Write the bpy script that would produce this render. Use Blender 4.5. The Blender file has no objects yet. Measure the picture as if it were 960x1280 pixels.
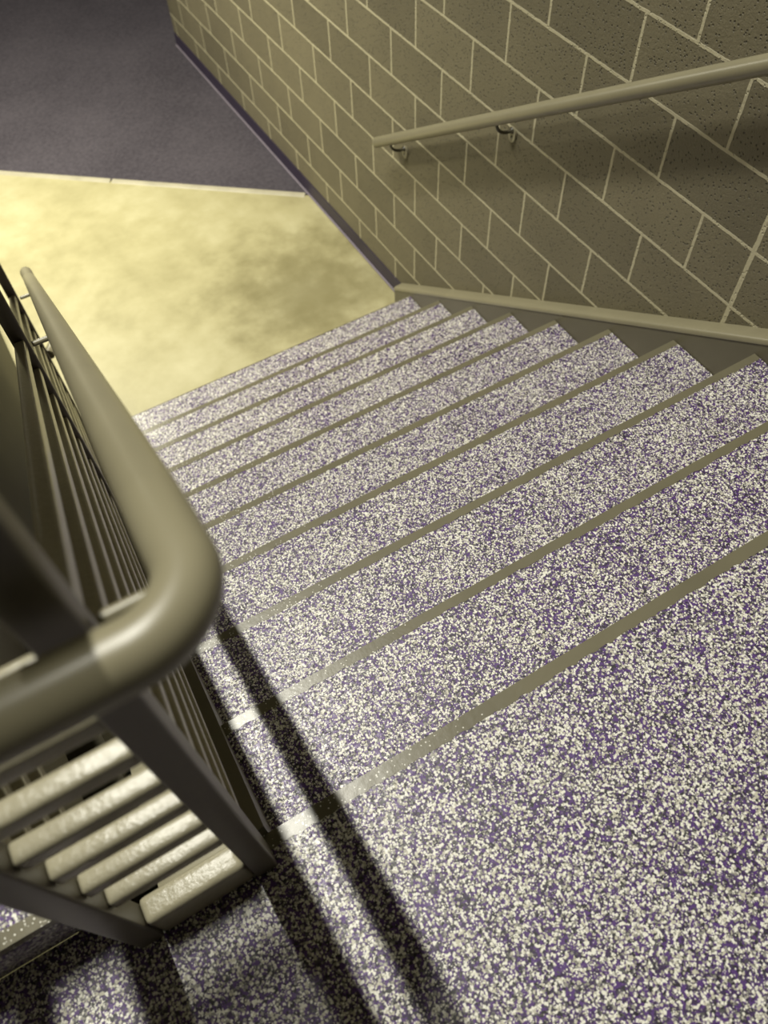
import bpy, bmesh, math, random
from mathutils import Vector, Matrix
random.seed(4)
scene = bpy.context.scene
COL = scene.collection

# ------------------------------------------------------------------ sizes
RISE, RUN = 0.179, 0.2794
SL = RISE / RUN
ZL = 10 * RISE                 # upper landing height
XW = -0.057                    # tread ends at the wall string
XG = -1.906                    # centre line of the guard
PW = 0.038                     # post width
def nz(y, h=0.0):              # height above the nosing line of the descending flight
    return ZL - SL * y + h

# ------------------------------------------------------------------ node helpers
class N:
    def __init__(s, name):
        s.m = bpy.data.materials.new(name); s.m.use_nodes = True
        s.t = s.m.node_tree; s.b = s.t.nodes['Principled BSDF']
    def n(s, typ, **kw):
        o = s.t.nodes.new(typ)
        for k, v in kw.items():
            if k in o.inputs.keys(): o.inputs[k].default_value = v
            else: setattr(o, k, v)
        return o
    def l(s, a, b): s.t.links.new(a, b)
    def math(s, op, a, b=None, c=None):
        o = s.t.nodes.new('ShaderNodeMath'); o.operation = op
        for i, v in enumerate((a, b, c)):
            if v is None: continue
            if isinstance(v, (int, float)): o.inputs[i].default_value = v
            else: s.l(v, o.inputs[i])
        return o.outputs[0]
    def mix(s, f, a, b):
        o = s.t.nodes.new('ShaderNodeMix'); o.data_type = 'RGBA'
        for sock, v in ((o.inputs[0], f), (o.inputs[6], a), (o.inputs[7], b)):
            if isinstance(v, (int, float)): sock.default_value = v
            elif isinstance(v, tuple): sock.default_value = (*v, 1) if len(v) == 3 else v
            else: s.l(v, sock)
        return o.outputs[2]
    def ramp(s, f, stops, interp='LINEAR'):
        o = s.t.nodes.new('ShaderNodeValToRGB'); o.color_ramp.interpolation = interp
        e = o.color_ramp.elements
        while len(e) < len(stops): e.new(0.5)
        for i, (p, c) in enumerate(stops):
            e[i].position = p; e[i].color = (*c, 1) if len(c) == 3 else c
        s.l(f, o.inputs[0]); return o.outputs[0]
    def pos(s):
        return s.n('ShaderNodeNewGeometry').outputs['Position']
    def noise(s, vec, scale, detail=2.0, rough=0.5):
        o = s.n('ShaderNodeTexNoise', Scale=scale, Detail=detail, Roughness=rough)
        s.l(vec, o.inputs['Vector']); return o
    def bump(s, h, strength, dist, normal=None):
        o = s.n('ShaderNodeBump', Strength=strength, Distance=dist); s.l(h, o.inputs['Height'])
        if normal is not None: s.l(normal, o.inputs['Normal'])
        return o.outputs[0]

def srgb(r, g, b):
    f = lambda c: (c / 255 / 12.92) if c / 255 < .04045 else ((c / 255 + .055) / 1.055) ** 2.4
    return (f(r), f(g), f(b))

# ------------------------------------------------------------------ materials
def mat_flake():
    k = N('flake_epoxy'); p = k.pos()
    nz_ = k.noise(p, 150.0, 2.0)
    off = k.n('ShaderNodeVectorMath', operation='SUBTRACT'); k.l(nz_.outputs['Color'], off.inputs[0]); off.inputs[1].default_value = (.5, .5, .5)
    sc = k.n('ShaderNodeVectorMath', operation='SCALE'); k.l(off.outputs[0], sc.inputs[0]); sc.inputs['Scale'].default_value = 0.0032
    ad = k.n('ShaderNodeVectorMath', operation='ADD'); k.l(p, ad.inputs[0]); k.l(sc.outputs[0], ad.inputs[1])
    big = k.noise(p, 8.0, 2.0)
    drift = k.math('MULTIPLY', k.math('SUBTRACT', big.outputs[0], .5), .35)
    def cells(scale, shift, metric):
        mv = k.n('ShaderNodeVectorMath', operation='ADD'); k.l(ad.outputs[0], mv.inputs[0]); mv.inputs[1].default_value = shift
        v = k.n('ShaderNodeTexVoronoi', Scale=scale, distance=metric); k.l(mv.outputs[0], v.inputs['Vector'])
        sp = k.n('ShaderNodeSeparateColor'); k.l(v.outputs['Color'], sp.inputs[0])
        return v, sp
    # purple ground coat broken by dark chips
    v, sep = cells(230.0, (0, 0, 0), 'MANHATTAN')
    col = k.ramp(sep.outputs[0], [(0.0, FL['purple']), (0.46, FL['plum']), (0.70, FL['slate']), (0.82, FL['black'])], 'CONSTANT')
    # three throws of light chips of different size
    for scale, shift, share, reach, metric in ((165.0, (.31, .17, .05), .42, .64, 'MANHATTAN'), (225.0, (.73, .41, .9), .355, .66, 'CHEBYCHEV'), (330.0, (.11, .93, .47), .27, .72, 'MANHATTAN')):
        vv, sp = cells(scale, shift, metric)
        on = k.math('LESS_THAN', k.math('ADD', sp.outputs[0], drift), share)
        on = k.math('MULTIPLY', on, k.math('LESS_THAN', vv.outputs['Distance'], reach * (.75 if metric == 'CHEBYCHEV' else 1)))
        chip = k.ramp(sp.outputs[1], [(0.0, FL['white']), (0.52, FL['cream']), (0.80, FL['grey'])], 'CONSTANT')
        col = k.mix(on, col, chip)
    k.l(col, k.b.inputs['Base Color'])
    k.l(k.math('MULTIPLY_ADD', sep.outputs[1], .28, .34), k.b.inputs['Roughness'])
    k.b.inputs['Specular IOR Level'].default_value = .70
    # every flake lies at its own slight tilt under the clear coat
    h = k.math('ADD', k.math('MULTIPLY', sep.outputs[2], .6), k.math('MULTIPLY', nz_.outputs[0], .8))
    k.l(k.bump(h, .35, .0012), k.b.inputs['Normal'])
    return k.m
FL = dict(white=srgb(238, 236, 224), cream=srgb(200, 196, 178), grey=srgb(146, 144, 134), purple=srgb(80, 46, 116),
          plum=srgb(54, 36, 74), slate=srgb(80, 78, 80), black=srgb(34, 31, 35))

def mat_paint(name, base, rough=.35, spec=.5, bumps=.15, scale=60.0, mott=.12):
    k = N(name); p = k.pos()
    n1 = k.noise(p, 7.0, 3.0)
    dark = tuple(c * (1 - mott) for c in base); lite = tuple(min(1, c * (1 + mott)) for c in base)
    k.l(k.ramp(n1.outputs[0], [(.3, dark), (.7, lite)]), k.b.inputs['Base Color'])
    k.b.inputs['Roughness'].default_value = rough
    k.b.inputs['Specular IOR Level'].default_value = spec
    n2 = k.noise(p, scale, 4.0, .6)
    k.l(k.bump(n2.outputs[0], bumps, .004), k.b.inputs['Normal'])
    return k.m

def mat_nosing():
    m = mat_paint('nosing_paint', srgb(110, 105, 84), .30, .6, .12, 40, .10)
    k = N.__new__(N); k.m = m; k.t = m.node_tree; k.b = k.t.nodes['Principled BSDF']
    p = k.pos(); base = k.b.inputs['Base Color'].links[0].from_socket
    v = k.n('ShaderNodeTexVoronoi', Scale=310.0); k.l(p, v.inputs['Vector'])
    sc = k.n('ShaderNodeSeparateColor'); k.l(v.outputs['Color'], sc.inputs[0])
    sx = k.n('ShaderNodeSeparateXYZ'); k.l(p, sx.inputs[0])
    thr = k.n('ShaderNodeMapRange'); k.l(sx.outputs[0], thr.inputs[0])
    thr.inputs[1].default_value = -1.9; thr.inputs[2].default_value = -1.4; thr.inputs[3].default_value = .86; thr.inputs[4].default_value = 1.0
    f = k.math('GREATER_THAN', sc.outputs[0], thr.outputs[0])
    f = k.math('MULTIPLY', f, k.math('LESS_THAN', v.outputs['Distance'], .42))
    k.l(k.mix(f, base, FL['white']), k.b.inputs['Base Color'])
    return m

def mat_cmu():
    k = N('painted_block'); p = k.pos()
    wob = k.noise(p, 38.0, 3.0)
    sp = k.n('ShaderNodeSeparateXYZ'); k.l(p, sp.inputs[0])
    wv = k.n('ShaderNodeSeparateColor'); k.l(wob.outputs['Color'], wv.inputs[0])
    # walls at right angles share one running coordinate
    run = k.math('ADD', sp.outputs[1], sp.outputs[0])
    yy = k.math('ADD', run, k.math('MULTIPLY', k.math('SUBTRACT', wv.outputs[0], .5), .005))
    zz = k.math('ADD', sp.outputs[2], k.math('MULTIPLY', k.math('SUBTRACT', wv.outputs[1], .5), .005))
    v = k.math('DIVIDE', k.math('SUBTRACT', zz, .033), .2032)
    row = k.math('FLOOR', v)
    odd = k.math('FLOORED_MODULO', row, 2.0)
    u = k.math('ADD', k.math('DIVIDE', k.math('SUBTRACT', yy, .7316), .4064), k.math('MULTIPLY', odd, .5))
    dv = k.math('MULTIPLY', k.math('SUBTRACT', .5, k.math('ABSOLUTE', k.math('SUBTRACT', k.math('FRACT', v), .5))), .2032)
    du = k.math('MULTIPLY', k.math('SUBTRACT', .5, k.math('ABSOLUTE', k.math('SUBTRACT', k.math('FRACT', u), .5))), .4064)
    dc = k.math('ABSOLUTE', k.math('SUBTRACT', yy, .7316))            # control joint, full height
    d = k.math('MINIMUM', k.math('MINIMUM', dv, du), k.math('SUBTRACT', dc, .0025))
    mort = k.n('ShaderNodeMapRange', interpolation_type='SMOOTHSTEP'); k.l(d, mort.inputs[0])
    mort.inputs[1].default_value = .0042; mort.inputs[2].default_value = .0064; mort.inputs[3].default_value = 1; mort.inputs[4].default_value = 0
    m = mort.outputs[0]
    # each block its own shade
    cell = k.n('ShaderNodeCombineXYZ'); k.l(k.math('FLOOR', u), cell.inputs[0]); k.l(row, cell.inputs[1])
    wn = k.n('ShaderNodeTexWhiteNoise'); k.l(cell.outputs[0], wn.inputs['Vector'])
    big = k.noise(p, 3.5, 3.0)
    shade = k.math('ADD', k.math('MULTIPLY', wn.outputs[0], .45), k.math('MULTIPLY', big.outputs[0], .55))
    blk = k.ramp(shade, [(.2, srgb(100, 94, 75)), (.8, srgb(122, 115, 92))])
    # pits of the block face
    pit = k.n('ShaderNodeTexVoronoi', Scale=95.0); k.l(p, pit.inputs['Vector'])
    psep = k.n('ShaderNodeSeparateColor'); k.l(pit.outputs['Color'], psep.inputs[0])
    pr = k.n('ShaderNodeMapRange'); k.l(pit.outputs['Distance'], pr.inputs[0])
    pr.inputs[1].default_value = .16; pr.inputs[2].default_value = .36; pr.inputs[3].default_value = 1; pr.inputs[4].default_value = 0
    rough_zone = k.noise(p, 2.3, 2.0)
    thr = k.math('MULTIPLY_ADD', rough_zone.outputs[0], -1.0, 1.10)
    pits = k.math('MULTIPLY', pr.outputs[0], k.math('GREATER_THAN', psep.outputs[0], thr))
    blk = k.mix(k.math('MULTIPLY', pits, .6), blk, srgb(48, 45, 34))
    grain = k.noise(p, 110.0, 4.0, .7)
    blk = k.mix(k.math('MULTIPLY', k.math('SUBTRACT', grain.outputs[0], .35), .5), blk, srgb(80, 75, 58))
    col = k.mix(m, blk, srgb(184, 177, 148))
    k.l(col, k.b.inputs['Base Color'])
    k.b.inputs['Roughness'].default_value = .55
    h = k.math('ADD', k.math('ADD', k.math('MULTIPLY', m, .5), k.math('MULTIPLY', grain.outputs[0], .8)), k.math('MULTIPLY', pits, -1.4))
    k.l(k.bump(h, .8, .004), k.b.inputs['Normal'])
    return k.m

def mat_concrete():
    k = N('concrete'); p = k.pos()
    a = k.noise(p, 1.3, 5.0, .62); b = k.noise(p, 5.0, 6.0, .6)
    # one dark patch near the foot of the stair
    mp = k.n('ShaderNodeVectorMath', operation='DISTANCE'); k.l(p, mp.inputs[0]); mp.inputs[1].default_value = (-.42, 3.05, 0)
    pr = k.n('ShaderNodeMapRange', interpolation_type='SMOOTHSTEP'); k.l(k.math('ADD', mp.outputs[1], k.math('MULTIPLY', k.math('SUBTRACT', b.outputs[0], .5), .9)), pr.inputs[0])
    pr.inputs[1].default_value = .05; pr.inputs[2].default_value = .75; pr.inputs[3].default_value = 1; pr.inputs[4].default_value = 0
    s = k.math('ADD', k.math('MULTIPLY', a.outputs[0], .6), k.math('MULTIPLY', b.outputs[0], .4))
    col = k.ramp(s, [(.3, srgb(142, 135, 97)), (.5, srgb(168, 161, 122)), (.72, srgb(190, 184, 148))])
    col = k.mix(k.math('MULTIPLY', pr.outputs[0], .62), col, srgb(104, 97, 62))
    k.l(col, k.b.inputs['Base Color'])
    k.l(k.math('MULTIPLY_ADD', b.outputs[0], .25, .38), k.b.inputs['Roughness'])
    k.l(k.bump(b.outputs[0], .1, .004), k.b.inputs['Normal'])
    return k.m

def mat_carpet():
    k = N('carpet'); p = k.pos()
    a = k.noise(p, 260.0, 3.0, .7); b = k.noise(p, 45.0, 3.0, .6); c = k.noise(p, 1.5, 2.0)
    s = k.math('ADD', k.math('ADD', k.math('MULTIPLY', a.outputs[0], .45), k.math('MULTIPLY', b.outputs[0], .35)), k.math('MULTIPLY', c.outputs[0], .2))
    k.l(k.ramp(s, [(.3, srgb(47, 44, 50)), (.7, srgb(94, 89, 95))]), k.b.inputs['Base Color'])
    k.b.inputs['Roughness'].default_value = .95; k.b.inputs['Specular IOR Level'].default_value = .1
    k.l(k.bump(a.outputs[0], .6, .004), k.b.inputs['Normal'])
    return k.m

M = {}
M['flake'] = mat_flake()
M['cmu'] = mat_cmu()
M['concrete'] = mat_concrete()
M['carpet'] = mat_carpet()
M['nosing'] = mat_nosing()
M['string'] = mat_paint('string_paint', srgb(100, 95, 77), .42, .5, .05, 30, .05)
M['rail'] = mat_paint('rail_paint', srgb(134, 128, 104), .35, .5, .03, 25, .04)
M['bar'] = mat_paint('bar_paint', srgb(158, 152, 128), .30, .5, .30, 85, .06)
M['post'] = mat_paint('post_paint_shaded', srgb(98, 92, 80), .42, .5, .08, 50, .05)  # railing paint darkened: the shade on the posts is put into the colour
M['base'] = mat_paint('rubber_base', srgb(50, 43, 60), .45, .4, .03, 20, .1)
M['toe'] = mat_paint('rubber_toe_lit', srgb(118, 110, 120), .5, .4, .03, 20, .06)  # base rubber lightened: light caught along the toe is painted in
M['trim'] = mat_paint('transition_vinyl', srgb(166, 160, 138), .45, .4, .05, 30, .15)
M['iron'] = mat_paint('bracket_iron', srgb(74, 70, 56), .35, .5, .05, 60, .1)
M['plate'] = mat_paint('bracket_plate', srgb(150, 144, 120), .4, .5, .05, 60, .05)
M['screw'] = mat_paint('screw_steel', srgb(170, 165, 150), .3, .6, .02, 60, .05)
M['plain'] = mat_paint('dark_infill_paint', srgb(64, 60, 47), .6, .3, .05, 40, .05)  # dark colour carries the gloom under the rising flight

# ------------------------------------------------------------------ mesh helpers
def link(name, bm, mat, parent=None, smooth=False):
    bmesh.ops.recalc_face_normals(bm, faces=bm.faces)
    me = bpy.data.meshes.new(name); bm.to_mesh(me); bm.free()
    if smooth:
        for f in me.polygons: f.use_smooth = True
        try: me.set_sharp_from_angle(angle=math.radians(42))
        except Exception: pass
    me.materials.append(M[mat])
    o = bpy.data.objects.new(name, me); COL.objects.link(o)
    if parent: o.parent = parent; o.matrix_parent_inverse = parent.matrix_world.inverted()
    return o
def empty(name, loc, label=None, cat=None, group=None):
    o = bpy.data.objects.new(name, None); COL.objects.link(o); o.location = loc; o.empty_display_size = .1
    o.matrix_world = Matrix.Translation(loc)
    if label: o['label'] = label
    if cat: o['category'] = cat
    if group: o['group'] = group
    return o
def tag(o, label, cat):
    o['label'] = label; o['category'] = cat
def box(x0, x1, y0, y1, z0, z1, bev=0.0, seg=2, bm=None):
    bm = bm or bmesh.new()
    vs = [bm.verts.new((x, y, z)) for x in (x0, x1) for y in (y0, y1) for z in (z0, z1)]
    fs = [(0, 1, 3, 2), (4, 6, 7, 5), (0, 4, 5, 1), (2, 3, 7, 6), (0, 2, 6, 4), (1, 5, 7, 3)]
    ff = [bm.faces.new([vs[i] for i in f]) for f in fs]
    if bev:
        es = list({e for f in ff for e in f.edges})
        bmesh.ops.bevel(bm, geom=es, offset=bev, segments=seg, profile=.6, affect='EDGES')
    return bm
def prism(poly, axis, a, b, bev=0.0, seg=2):
    """poly of 2D points; axis 'x' -> points are (y,z) swept in x; axis 'z' -> (x,y) swept in z"""
    bm = bmesh.new()
    P = (lambda q, t: (t, q[0], q[1])) if axis == 'x' else (lambda q, t: (q[0], q[1], t))
    A = [bm.verts.new(P(q, a)) for q in poly]; B = [bm.verts.new(P(q, b)) for q in poly]
    n = len(poly)
    bm.faces.new(A); bm.faces.new(B[::-1])
    for i in range(n): bm.faces.new((A[i], B[i], B[(i + 1) % n], A[(i + 1) % n]))
    if bev: bmesh.ops.bevel(bm, geom=list(bm.edges), offset=bev, segments=seg, profile=.6, affect='EDGES')
    return bm
def sloped(x0, x1, y0, y1, s, h0, h1, bev=0.0, base=None):
    """bar that follows a flight: s slope dz/dy, plumb-cut ends, heights h0..h1 above the line base(y)"""
    f = base or (lambda y: nz(y))
    return prism([(y0, f(y0) + h0), (y1, f(y1) + h0), (y1, f(y1) + h1), (y0, f(y0) + h1)], 'x', x0, x1, bev)
def tube(points, r, seg=28, caps=True, bm=None):
    bm = bm or bmesh.new(); pts = [Vector(p) for p in points]; rings = []
    up = None
    for i, p in enumerate(pts):
        d = (pts[min(i + 1, len(pts) - 1)] - pts[max(i - 1, 0)]).normalized()
        if up is None:
            up = Vector((0, 0, 1)) if abs(d.z) < .9 else Vector((1, 0, 0))
        a = d.cross(up).normalized(); b = a.cross(d).normalized(); up = b
        rr = r[i] if isinstance(r, (list, tuple)) else r
        rings.append([bm.verts.new(p + rr * (math.cos(t) * a + math.sin(t) * b)) for t in (2 * math.pi * j / seg for j in range(seg))])
    for k in range(len(rings) - 1):
        for j in range(seg):
            bm.faces.new((rings[k][j], rings[k][(j + 1) % seg], rings[k + 1][(j + 1) % seg], rings[k + 1][j]))
    if caps: bm.faces.new(rings[0][::-1]); bm.faces.new(rings[-1])
    return bm
def struct(o): o['kind'] = 'structure'; return o

# ------------------------------------------------------------------ the room shell
FX0, FX1, FY0, FY1 = -5.0, 4.0, -1.9, 10.5
struct(link('floor', box(FX0, FX1, FY0, FY1, -.15, 0), 'concrete'))
# block wall along the stair; it ends at an outside corner in the lower hall
struct(link('wall_right', box(0, .2, FY0, 6.09, 0, 5.6, .004, 1), 'cmu'))
struct(link('wall_left', box(-4.22, -4.02, FY0, 6.09, 0, 5.6), 'cmu'))
# carpet of the lower hall, cut along a diagonal seam
def seam(x): return 3.83 - .822 * x
car = link('carpet', prism([(-4.02, seam(-4.02)), (-.0, seam(0)), (-.0, 6.09), (.2, 6.09), (FX1, 6.09), (FX1, FY1), (FX0, FY1), (FX0, 6.09), (-4.02, 6.09)], 'z', 0, .007), 'carpet')
car['kind'] = 'structure'
car.name = 'floor_carpet'
# transition strip in two lengths along the seam
def strip_bm(xa, xb):
    n = Vector((.822, 1, 0)).normalized(); bm = bmesh.new()
    prof = [(-.022, 0), (-.016, .005), (.002, .0095), (.012, .0095), (.016, .007), (.016, 0)]
    A = [bm.verts.new((xa + n.x * a, seam(xa) + n.y * a, z)) for a, z in prof]
    B = [bm.verts.new((xb + n.x * a, seam(xb) + n.y * a, z)) for a, z in prof]
    k = len(prof)
    for i in range(k): bm.faces.new((A[i], A[(i + 1) % k], B[(i + 1) % k], B[i]))
    bm.faces.new(A); bm.faces.new(B[::-1]); return bm
t1 = link('transition_strip', strip_bm(-4.0, -1.055), 'trim')
tag(t1, 'pale edging strip between carpet and concrete, the length farther from the block wall', 'floor trim')
t2 = link('transition_strip', strip_bm(-1.045, -.03), 'trim')
tag(t2, 'edging strip between carpet and concrete, length that meets the block wall', 'floor trim')
# rubber base along the block wall
b = struct(link('baseboard_right', box(-.007, -.0005, 2.70, 6.085, .008, .103, .002), 'base'))
bm = bmesh.new()
pr = [(-.0165, .0075), (-.0160, .0095), (-.011, .0105), (-.007, .0125), (-.0005, .0125), (-.0005, .0075)]
A = [bm.verts.new((x, 2.70, z)) for x, z in pr]; B = [bm.verts.new((x, 6.085, z)) for x, z in pr]
for i in range(6): bm.faces.new((A[i], A[(i + 1) % 6], B[(i + 1) % 6], B[i]))
bm.faces.new(A); bm.faces.new(B[::-1])
toe = link('toe', bm, 'toe', b)

# upper landing
lan = struct(link('floor_landing', prism([(-4.0, FY0), (0, FY0), (0, -.024), (-2.142, -.024), (-2.142, .0195), (-4.0, .0195)], 'z', ZL - .16, ZL), 'flake'))
struct(lan)
def ragged_strip(x0, x1, yf, z, depth, sgn, parent, thick=.16, n=220):
    """painted nosing: front edge at yf, ragged inner edge where the flakes stop; top 0.4 mm proud"""
    bm = bmesh.new(); zt = z + .0006
    F = []; Bk = []
    for i in range(n + 1):
        x = x0 + (x1 - x0) * i / n
        F.append(bm.verts.new((x, yf, zt)))
        Bk.append(bm.verts.new((x, yf - sgn * (depth + random.uniform(-.0022, .0022)), zt)))
    L0 = [bm.verts.new((v.co.x, v.co.y, z - thick)) for v in F]
    for i in range(n):
        bm.faces.new((F[i], F[i + 1], Bk[i + 1], Bk[i]))
        bm.faces.new((F[i], L0[i], L0[i + 1], F[i + 1]))
    bot = [bm.verts.new((v.co.x, yf - sgn * .018, z - thick)) for v in F]
    for i in range(n): bm.faces.new((L0[i], bot[i], bot[i + 1], L0[i + 1]))
    for i in (0, n):
        bk2 = bm.verts.new((F[i].co.x, yf - sgn * .018, zt - .0003))
        bm.faces.new((F[i], L0[i], bot[i], bk2))
    return link('nosing_strip', bm, 'nosing', parent)
ragged_strip(-2.14, XW, 0.0, ZL, .0265, 1, lan)

# ------------------------------------------------------------------ descending flight
st = empty('staircase', (-.95, 1.26, 0), 'purple and white flake coated stair flight descending beside the block wall to the concrete', 'staircase')
XL = -1.884
for k in range(1, 10):
    yf = k * RUN; z = ZL - k * RISE
    t = link('tread', box(XL, XW, yf - RUN - .004, yf - .001, z - .045, z), 'flake', st)
    ragged_strip(XL, XW, yf, z, .023 if k < 9 else .005, 1, t, .045, 160)
for k in range(1, 11):
    z1 = ZL - (k - 1) * RISE - .046; z0 = max(ZL - k * RISE, 0.0); yf = (k - 1) * RUN
    if k == 1: z1 = ZL - .165
    if z1 - z0 < .02: z1 = z0 + .02
    link('riser', prism([(yf - .006, z1), (yf - .018, z1), (yf - .034, z0), (yf - .022, z0)], 'x', XL, XW), 'flake', st)
# closed string with a rounded cap against the wall
def hcap(y): return nz(y) + .068 - .009 * y
def string_bm(x0, x1, f, y0, y1, drop, ybot):
    poly = [(y0, f(y0)), (y1, f(y1)), (y1, max(0.0, f(y1) - drop)), (ybot, 0.0) if f(y1) - drop < 0.05 else (y1, f(y1) - drop), (y0, f(y0) - drop)]
    out = []
    for q in poly:
        if not out or (abs(q[0] - out[-1][0]) + abs(q[1] - out[-1][1])) > 1e-4: out.append(q)
    return prism(out, 'x', x0, x1)
ws = link('stringer', string_bm(-.054, -.001, lambda y: hcap(y) - .012, -.03, 2.685, .36, 2.30), 'string', st)
pts = [(-.028, y, hcap(y) - .016) for y in (-.03, .8, 1.7, 2.685)]
bm = bmesh.new()
prof = [(-.057, -.012), (-.058, .002), (-.053, .010), (-.042, .0145), (-.014, .0165), (-.001, .0165), (-.001, -.012)]
rows = []
for y in (-.03, .6, 1.3, 2.0, 2.687): rows.append([bm.verts.new((x, y, hcap(y) - .012 + z)) for x, z in prof])
for a, c in zip(rows, rows[1:]):
    for i in range(7): bm.faces.new((a[i], a[(i + 1) % 7], c[(i + 1) % 7], c[i]))
bm.faces.new(rows[0]); bm.faces.new(rows[-1][::-1])
cap = link('string_cap', bm, 'rail', ws, True)
# well side string: tube with a wide flange towards the well
os_ = link('stringer', string_bm(-1.935, -1.879, lambda y: nz(y, .050), .0, 2.76, .34, 2.36), 'string', st)
fl = link('flange', sloped(-2.076, -1.935, .02, 2.72, SL, -.035, -.023), 'rail', os_)

# ------------------------------------------------------------------ ascending flight on the far side of the well
up = empty('staircase', (-3.1, 1.0, ZL), 'flake coated first step of the flight rising beyond the short railing', 'staircase')
XR, XF = -2.139, -4.0
def uz(y, h=0.0): return ZL + SL * y + h
for k in range(1, 8):
    yf = .005 + (k - 1) * RUN; z = ZL + k * RISE
    t = link('tread', box(XF, XR, yf + .002, yf + RUN + .002, z - .045, z), 'flake', up)
    ragged_strip(XF, XR, yf, z, .0235, -1, t, .022, 110)
    link('riser', prism([(yf + .003, z - .046), (yf + .015, z - .046), (yf + .028, z - RISE), (yf + .016, z - RISE)], 'x', XF, XR), 'flake', up)
us = link('stringer', prism([(.0, uz(0, .06)), (1.96, uz(1.96, .06)), (1.96, uz(1.96, -.30)), (.52, uz(.52, -.30)), (.0, uz(0, -.0))], 'x', XR, -2.126), 'string', up)

struct(link('wall_dark_infill', prism([(.06, 0.0), (4.0, 0.0), (4.0, .7), (2.3, 1.7), (1.4, uz(1.4, -.36)), (.06, uz(.06, -.35))], 'x', -2.28, -2.085), 'plain'))  # added dark wall, standing in for the darkness under the rising flight
# ------------------------------------------------------------------ welded guard round the well
gd = empty('railing', (-1.95, -.03, ZL), 'painted steel railing round the stair well with flat bars and round tube handrail', 'railing')
HB = [.85, .75, .65, .55, .455, .355, .255]
PA0, PA1 = -.054, -.014
XB = -2.104
def post(xc, y0, y1, z0, z1, w=PW):
    return link('post', box(xc - w / 2, xc + w / 2, y0, y1, z0, z1, .004, 3), 'post', gd, True)
post(XG, PA0, PA1, ZL, ZL + 1.07)
post(XB, PA0, PA1, ZL, ZL + 1.07)
YM, YE = 1.40, 2.70
post(XG, YM - .019, YM + .019, nz(YM, .051), nz(YM) + 1.05)
post(XG, YE - .019, YE + .019, nz(YE, .051), nz(YE) + 1.05)
# short return across the well
BT, BD = .030, .026            # bar height and depth
for h in HB:
    link('rail', box(XB + .0195, XG - .0195, -.031 - BD / 2, -.031 + BD / 2, ZL + h - BT / 2, ZL + h + BT / 2, .006, 3), 'bar', gd, True)
link('top_rail', box(XB - .020, XG + .020, PA0, PA1, ZL + 1.071, ZL + 1.10, .005, 3), 'rail', gd, True)
link('curb_rail', box(XB + .0195, XG - .0195, -.052, -.010, ZL + .001, ZL + .105, .012, 4), 'bar', gd, True)
# bars of the descending guard, in two bays
for ya, yb in ((PA1, YM - .0195), (YM + .0195, YE - .0195)):
    for h in HB[:] + [.155]:
        link('rail', sloped(XG - BD / 2 - .002, XG + BD / 2 - .002, ya, yb, SL, h - BT / 2, h + BT / 2, .004), 'bar', gd)
link('top_rail', sloped(XG - .022, XG + .022, -.0065, YE + .024, SL, 1.055, 1.09, .004), 'rail', gd)
# bars of the ascending guard
for h in HB:
    link('rail', sloped(XB - BD / 2 + .004, XB + BD / 2 + .004, PA1, 1.93, SL, h - BT / 2, h + BT / 2, .004, base=lambda y: uz(y)), 'bar', gd)
link('top_rail', sloped(XB - .022, XB + .022, -.0065, 1.98, SL, 1.055, 1.09, .004, base=lambda y: uz(y)), 'rail', gd)
post(XB, 1.931, 1.979, uz(1.955, .061), uz(1.955) + 1.05)
# round handrail
RH = .0245
XH = -1.812
def hz(y): return 2.703 - SL * y
pts = []
def arc(c, p0, p1, n):
    return [tuple(c + (p0 - c) * math.cos(t) + (p1 - c) * math.sin(t)) for t in (math.pi / 2 * i / n for i in range(1, n))]
for y in (2.66, 2.2, 1.6, 1.0, .5, .2, .09): pts.append((XH, y, hz(y)))
zt = hz(2.72); low = [(-1.886, YE + .004, .56), (-1.85, YE + .06, .555), (-1.822, YE + .10, .56), (XH, YE + .118, .59), (XH, YE + .120, .66), (XH, YE + .120, zt - .11),
       (XH, YE + .117, zt - .06), (XH, YE + .10, zt - .028), (XH, YE + .07, zt - .012), (XH, YE + .03, hz(YE + .03) - .002)]
pts = low + pts
R0 = .054; y0 = -.044; yl = y0 - R0; ye = .06
Ltot = (ye - y0) + R0 * math.pi / 2
def ez(sl): return hz(ye) + SL * (sl - sl * sl / (2 * Ltot))       # the slope dies away through the bend
zb = ez(Ltot)
for q in range(0, 8):
    y = ye + (y0 - ye) * q / 8; pts.append((XH, y, ez(ye - y)))
for q in range(0, 15):
    t = math.pi / 2 * q / 14
    pts.append((XH - R0 + R0 * math.cos(t), y0 - R0 * math.sin(t), ez(ye - y0 + R0 * t)))
pts += [(XH - R0 - .02, yl, zb), (-2.0, yl, zb), (-2.14, yl, zb), (-2.185, yl, zb)]
# turn up along the ascending flight
c2 = Vector((-2.185, yl + .052, zb)); a0 = Vector((-2.185, yl, zb)); a1 = Vector((-2.237, yl + .052, zb))
pts += arc(c2, a0, a1, 8) + [(-2.237, .0, zb + .01), (-2.237, .4, zb + .26), (-2.237, 1.5, zb + .26 + 1.1 * SL)]
bm = tube(pts, RH, 36)
hr = link('handrail', bm, 'rail', gd, True); hr['label'] = 'round tube handrail'
def bracket(p, q, r=.0075):
    p = Vector(p); q = Vector(q)
    mid = Vector((q.x + (p.x - q.x) * .12, q.y, p.z))
    return link('bracket', tube([p, p.lerp(mid, .5), mid, Vector((q.x, q.y, p.z + .004)), Vector((q.x, q.y, p.z + .02)), q], r, 14), 'rail', hr, True)
for yb in (YM, YE):
    bracket((XG + .0235, yb, hz(yb) - .075), (XH, yb, hz(yb) - RH + .004))
bracket((XG + .0235, -.030, zb - .056), (XH - .004, -.030, zb - RH + .004), .006)
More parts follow.
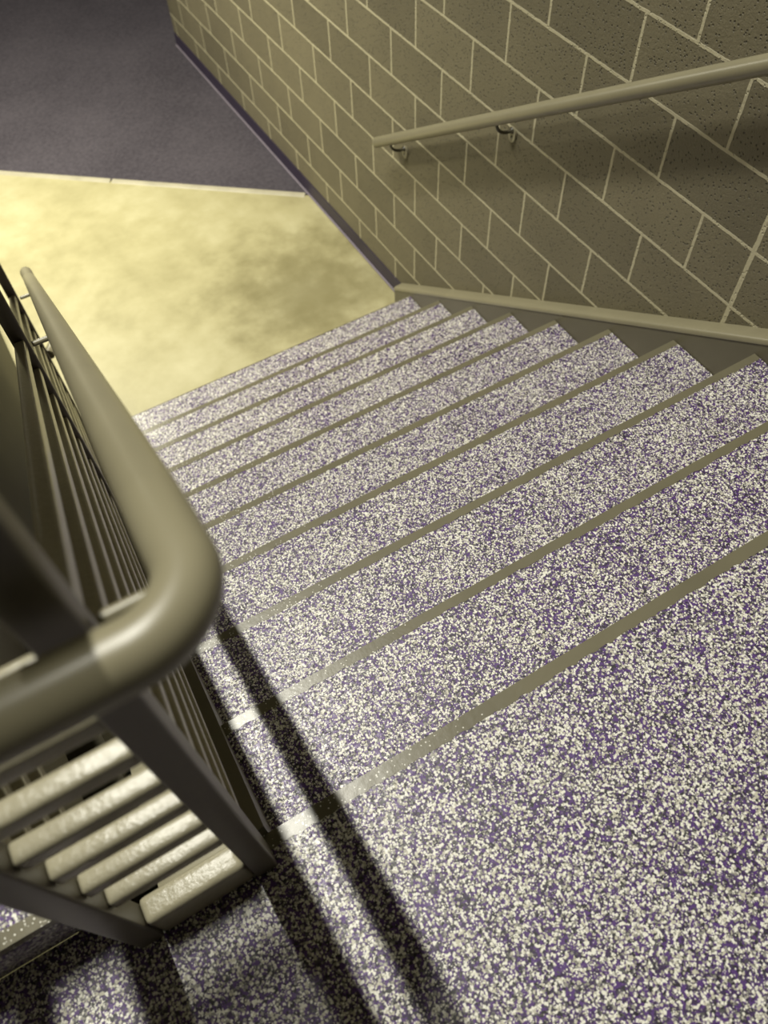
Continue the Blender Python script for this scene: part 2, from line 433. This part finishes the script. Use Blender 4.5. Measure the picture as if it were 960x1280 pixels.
# ------------------------------------------------------------------ wall handrail
WX, WR = -.085, .0245
def wz(y): return .949 - .627 * (y - 2.779)
wr = empty('wall_handrail', (WX, 1.2, wz(1.2)), 'slim round handrail on curved brackets along the painted block wall', 'handrail')
bm = tube([(WX, y, wz(y)) for y in (2.775, 2.772, 2.0, 1.0, 0, -.35)], [WR - .002] + [WR] * 5, 32)
link('tube', bm, 'rail', wr, True)
for yb in (2.64, 1.858, .10):
    zr = wz(yb); zp = zr - .088
    arm = []
    for t in [i / 14 for i in range(15)]:
        # hangs down from the rail, sweeps to the wall
        a = math.pi / 2 * min(1, t * 1.15)
        arm.append((WX + .060 * (1 - math.cos(a)) + (.006 if t > .9 else 0), yb, zr - WR + .003 - .050 * math.sin(a)))
    arm += [(-.012, yb, zr - WR - .047)]
    br = link('bracket', tube(arm, [.0065] * 13 + [.0075, .010, .013], 14), 'iron', wr, True)
    bm = bmesh.new()
    m = Matrix.Translation((-.006, yb, zr - WR - .064)) @ Matrix.Rotation(math.pi / 2, 4, 'Y') @ Matrix.Diagonal((1.45, 1, 1, 1))
    bmesh.ops.create_cone(bm, cap_ends=True, segments=28, radius1=.021, radius2=.019, depth=.010, matrix=m)
    pl = link('wall_plate', bm, 'plate', br, True)
    bm = bmesh.new()
    bmesh.ops.create_uvsphere(bm, u_segments=12, v_segments=8, radius=.0062, matrix=Matrix.Translation((-.012, yb, zr - WR - .076)) @ Matrix.Diagonal((.5, 1, 1, 1)))
    link('screw', bm, 'screw', br, True)

# ------------------------------------------------------------------ lights
def area(name, loc, rot, sx, sy, power, col):
    d = bpy.data.lights.new(name, 'AREA'); d.shape = 'RECTANGLE'; d.size = sx; d.size_y = sy; d.energy = power; d.color = col
    o = bpy.data.objects.new(name, d); COL.objects.link(o); o.location = loc; o.rotation_euler = rot; return o
area('stairwell_tube_light', (-2.02, 2.0, 7.0), (0, 0, 0), .08, 2.4, 340, (1.0, .975, .87))
area('hall_ceiling_light', (-2.07, 4.55, 2.75), (0, 0, 0), .2, 1.0, 160, (1.0, .96, .78))
w = bpy.data.worlds.new('World'); scene.world = w; w.use_nodes = True
w.node_tree.nodes['Background'].inputs[0].default_value = (.95, .93, .85, 1)
w.node_tree.nodes['Background'].inputs[1].default_value = .006

# ------------------------------------------------------------------ camera
cd = bpy.data.cameras.new('camera'); cam = bpy.data.objects.new('camera', cd); COL.objects.link(cam); scene.camera = cam
rv = Vector((2.47941501, -.68861179, .166814414)); ang = rv.length
Rcv = Matrix.Rotation(ang, 3, rv.normalized())          # world -> camera (x right, y down, z forward)
Rb = Matrix.Diagonal((1, -1, -1)) @ Rcv
mw = Rb.transposed().to_4x4(); mw.translation = Vector((-1.81907841, -.35358670, 3.18481765))
cam.matrix_world = mw
cd.sensor_fit = 'VERTICAL'; cd.sensor_height = 36; cd.sensor_width = 27
cd.lens = 993.123848 / 1280 * 36
cd.clip_start = .01
cd.dof.use_dof = True; cd.dof.focus_distance = 1.75; cd.dof.aperture_fstop = 3.4

scene.view_settings.view_transform = 'Standard'
scene.view_settings.look = 'None'
scene.view_settings.gamma = 1
scene.view_settings.use_curve_mapping = False
scene.view_settings.exposure = 0.0
